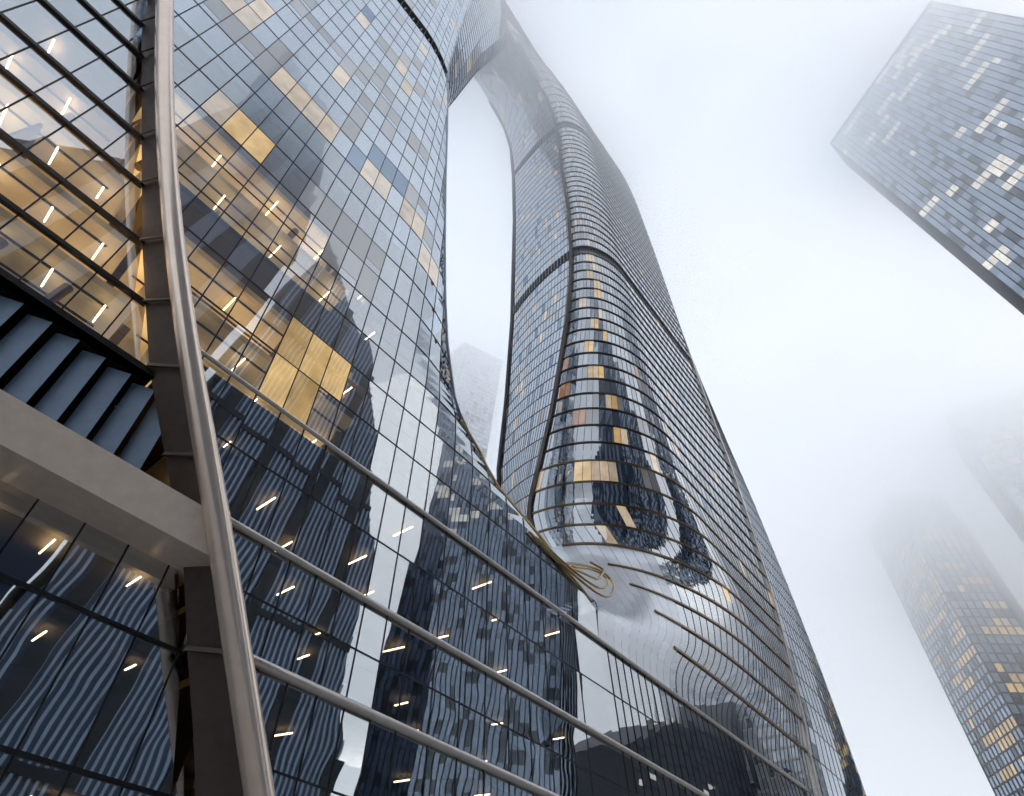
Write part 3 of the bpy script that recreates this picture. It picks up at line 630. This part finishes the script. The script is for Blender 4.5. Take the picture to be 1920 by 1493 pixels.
# lower right: angular tower with lit floors
box_tower('office_tower', 'angular tower with gold lit floors at the lower right, its top lost in cloud', [pol(48.2, 530), pol(44.8, 480), pol(41.2, 500), pol(40.5, 560)], 327.0, 6.4, 4.6, ('bgglass', 'bgline', 'bgdark'), lit=.10, fins='both', finw=.9, maxlit=60, z_lo=0, litmat='lit', litfaces=[1, 1, 0], lit_from=85)
# right edge: stepped crown in the cloud
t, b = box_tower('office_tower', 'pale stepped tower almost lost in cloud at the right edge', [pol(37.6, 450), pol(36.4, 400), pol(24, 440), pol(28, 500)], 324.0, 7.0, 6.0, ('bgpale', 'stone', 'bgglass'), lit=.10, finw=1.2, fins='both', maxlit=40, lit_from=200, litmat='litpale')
# seen through the opening
box_tower('office_tower', 'grey tower seen through the opening between the two legs', [pol(104.5, 268), pol(99.7, 230), pol(92.6, 239), pol(94, 290)], 314.0, 4.0, 3.6, ('bgglass', 'stone', 'bgdark'), lit=.01, fins='both', maxlit=12, z_lo=0, finw=.5)

# ---- the street side behind the viewer: seen mirrored in the facade
def prism(name, label, prof, o0, o1, fm, bars=None, group=None, k=1.0):
    """prof: (s, z) outline, thickness from o0 (street face) to o1"""
    pr = [(s * k, z * k) for s, z in prof]; base = P(np.mean([s for s, z in pr]), o0, 0); t = thing(name, label, 'skyscraper', base, group); mb = MB()
    mb.poly([P(s, o0, z) for s, z in pr], fm[0], rnd()); mb.poly([P(s, o1, z) for s, z in pr][::-1], fm[0], rnd()); n = len(pr)
    for i in range(n):
        a, b = pr[i], pr[(i + 1) % n]; mb.poly([P(*[a[0], o0, a[1]]), P(*[a[0], o1, a[1]]), P(*[b[0], o1, b[1]]), P(*[b[0], o0, b[1]])], fm[0], rnd())
    mb.build('wall', t, base)
    def span_at(val, ax):
        hits = []
        for i in range(n):
            a, b = pr[i], pr[(i + 1) % n]
            if (a[ax] - val) * (b[ax] - val) < 0: f = (val - a[ax]) / (b[ax] - a[ax]); hits.append(a[1 - ax] + f * (b[1 - ax] - a[1 - ax]))
        return (min(hits), max(hits)) if len(hits) >= 2 else None
    for kind, step, wd, dp, mk in bars or []:
        mb = MB()
        lo, hi = (min(s for s, z in pr), max(s for s, z in pr)) if kind == 'v' else (0, max(z for s, z in pr)); x = lo + step / 2
        while x < hi:
            sp = span_at(x, 0 if kind == 'v' else 1)
            if sp:
                a, b = (P(x, o0, sp[0]), P(x, o0, sp[1])) if kind == 'v' else (P(sp[0], o0, x), P(sp[1], o0, x)); mb.sweep([a, b], [-N * -1 if False else -N, -N], wd, -.1, -dp if False else dp, mk)
            x += step
        mb.build('facade_bars', t, base)
    return t, base
M['navy'] = metal('navy_cladding', (0.045, 0.065, 0.11), .7, spec=.12, scale=.05)
M['slate'] = metal('slate_cladding', (0.055, 0.060, 0.070), .6, scale=.2)
M['slateblue'] = metal('slate_blue_cladding', (.14, .18, .25), .6, spec=.2, scale=.1); M['ribm'] = metal('blue_grey_ribs', (0.56, 0.67, 0.80), .5, scale=.3); M['ribm2'] = metal('blue_grey_bays', (0.22, 0.28, 0.37), .5, scale=.3)
M['brick'] = metal('sandstone', (0.50, 0.33, 0.20), .9, scale=.5)
prism('office_tower', 'navy glass tower mirrored in the facade above the gold lit floors', [(-80, 0), (6, 0), (5, 125), (-5, 163), (-14, 194), (-39, 209), (-31.7, 161), (-31.6, 129), (-31, 114), (-50, 84), (-80, 60)], -120, -170, ('navy',), [('h', 12, .8, .3, 'slate'), ('v', 15, 6.0, .5, 'ribm2')], k=1.652)  # paler bays added to lighten what the curved nose mirrors
prism('office_tower', 'ribbed tower mirrored as wavy vertical stripes in the lower facade', [(7, 0), (62, 0), (54.5, 58.6), (42.8, 93.5), (30.5, 116.2), (9.5, 139)], -119.5, -165, ('slateblue',), [('v', 1.75, .62, .4, 'ribm'), ('v', 19, 4.0, .6, 'slate'), ('h', 47, 2.0, .7, 'slate')], k=1.652)
t, b = prism('office_block', 'long dark block mirrored low in the facade at the right', [(255, 0), (520, 0), (500, 128), (430, 160), (395, 158), (380, 128), (300, 116), (257, 92)], -120, -160, ('slate',), [('h', 9, 1.0, .4, 'navy')])
prism('office_tower', 'sandstone tower mirrored beside the right corner seam', [(503, 0), (711, 0), (692, 254), (711, 333), (660, 362), (594, 320), (546, 305), (503, 201)], -161.5, -200, ('brick',), [('v', 6, 1.6, .8, 'slate'), ('h', 14, 1.0, .8, 'slate')])

for _ in range(46):
    s_ = rng.choice([270, 300, 330, 350, 372, 405, 425, 445, 470, 490]) + rng.uniform(-8, 8); z_ = rng.choice(list(range(14, 120, 9))) + 2.5; m_ = MB()
    m_.poly([P(s_, -119.2, z_), P(s_, -119.2, z_ + 2.4), P(s_ + rng.choice([5, 8, 12]), -119.2, z_ + 2.4), P(s_ + 5, -119.2, z_)], 'whitelit', rnd()); m_.build('lit_window', t, b)
# ================================================================== low cloud that swallows the tower tops
def slab_cloud(z0, z1, dens, ext=900):
    mb = MB(); x0, x1, y0, y1 = -ext, ext, -ext, ext
    m = volume('low_cloud_air', dens); mb.box8([(x0, y0, z0), (x1, y0, z0), (x1, y1, z0), (x0, y1, z0), (x0, y0, z1), (x1, y0, z1), (x1, y1, z1), (x0, y1, z1)], m)
    o = mb.build('low_cloud'); tag(o, kind='stuff'); return o
slab_cloud(110, 160, .0018); slab_cloud(160.01, 220, .0056); slab_cloud(220.01, 330, .0135)
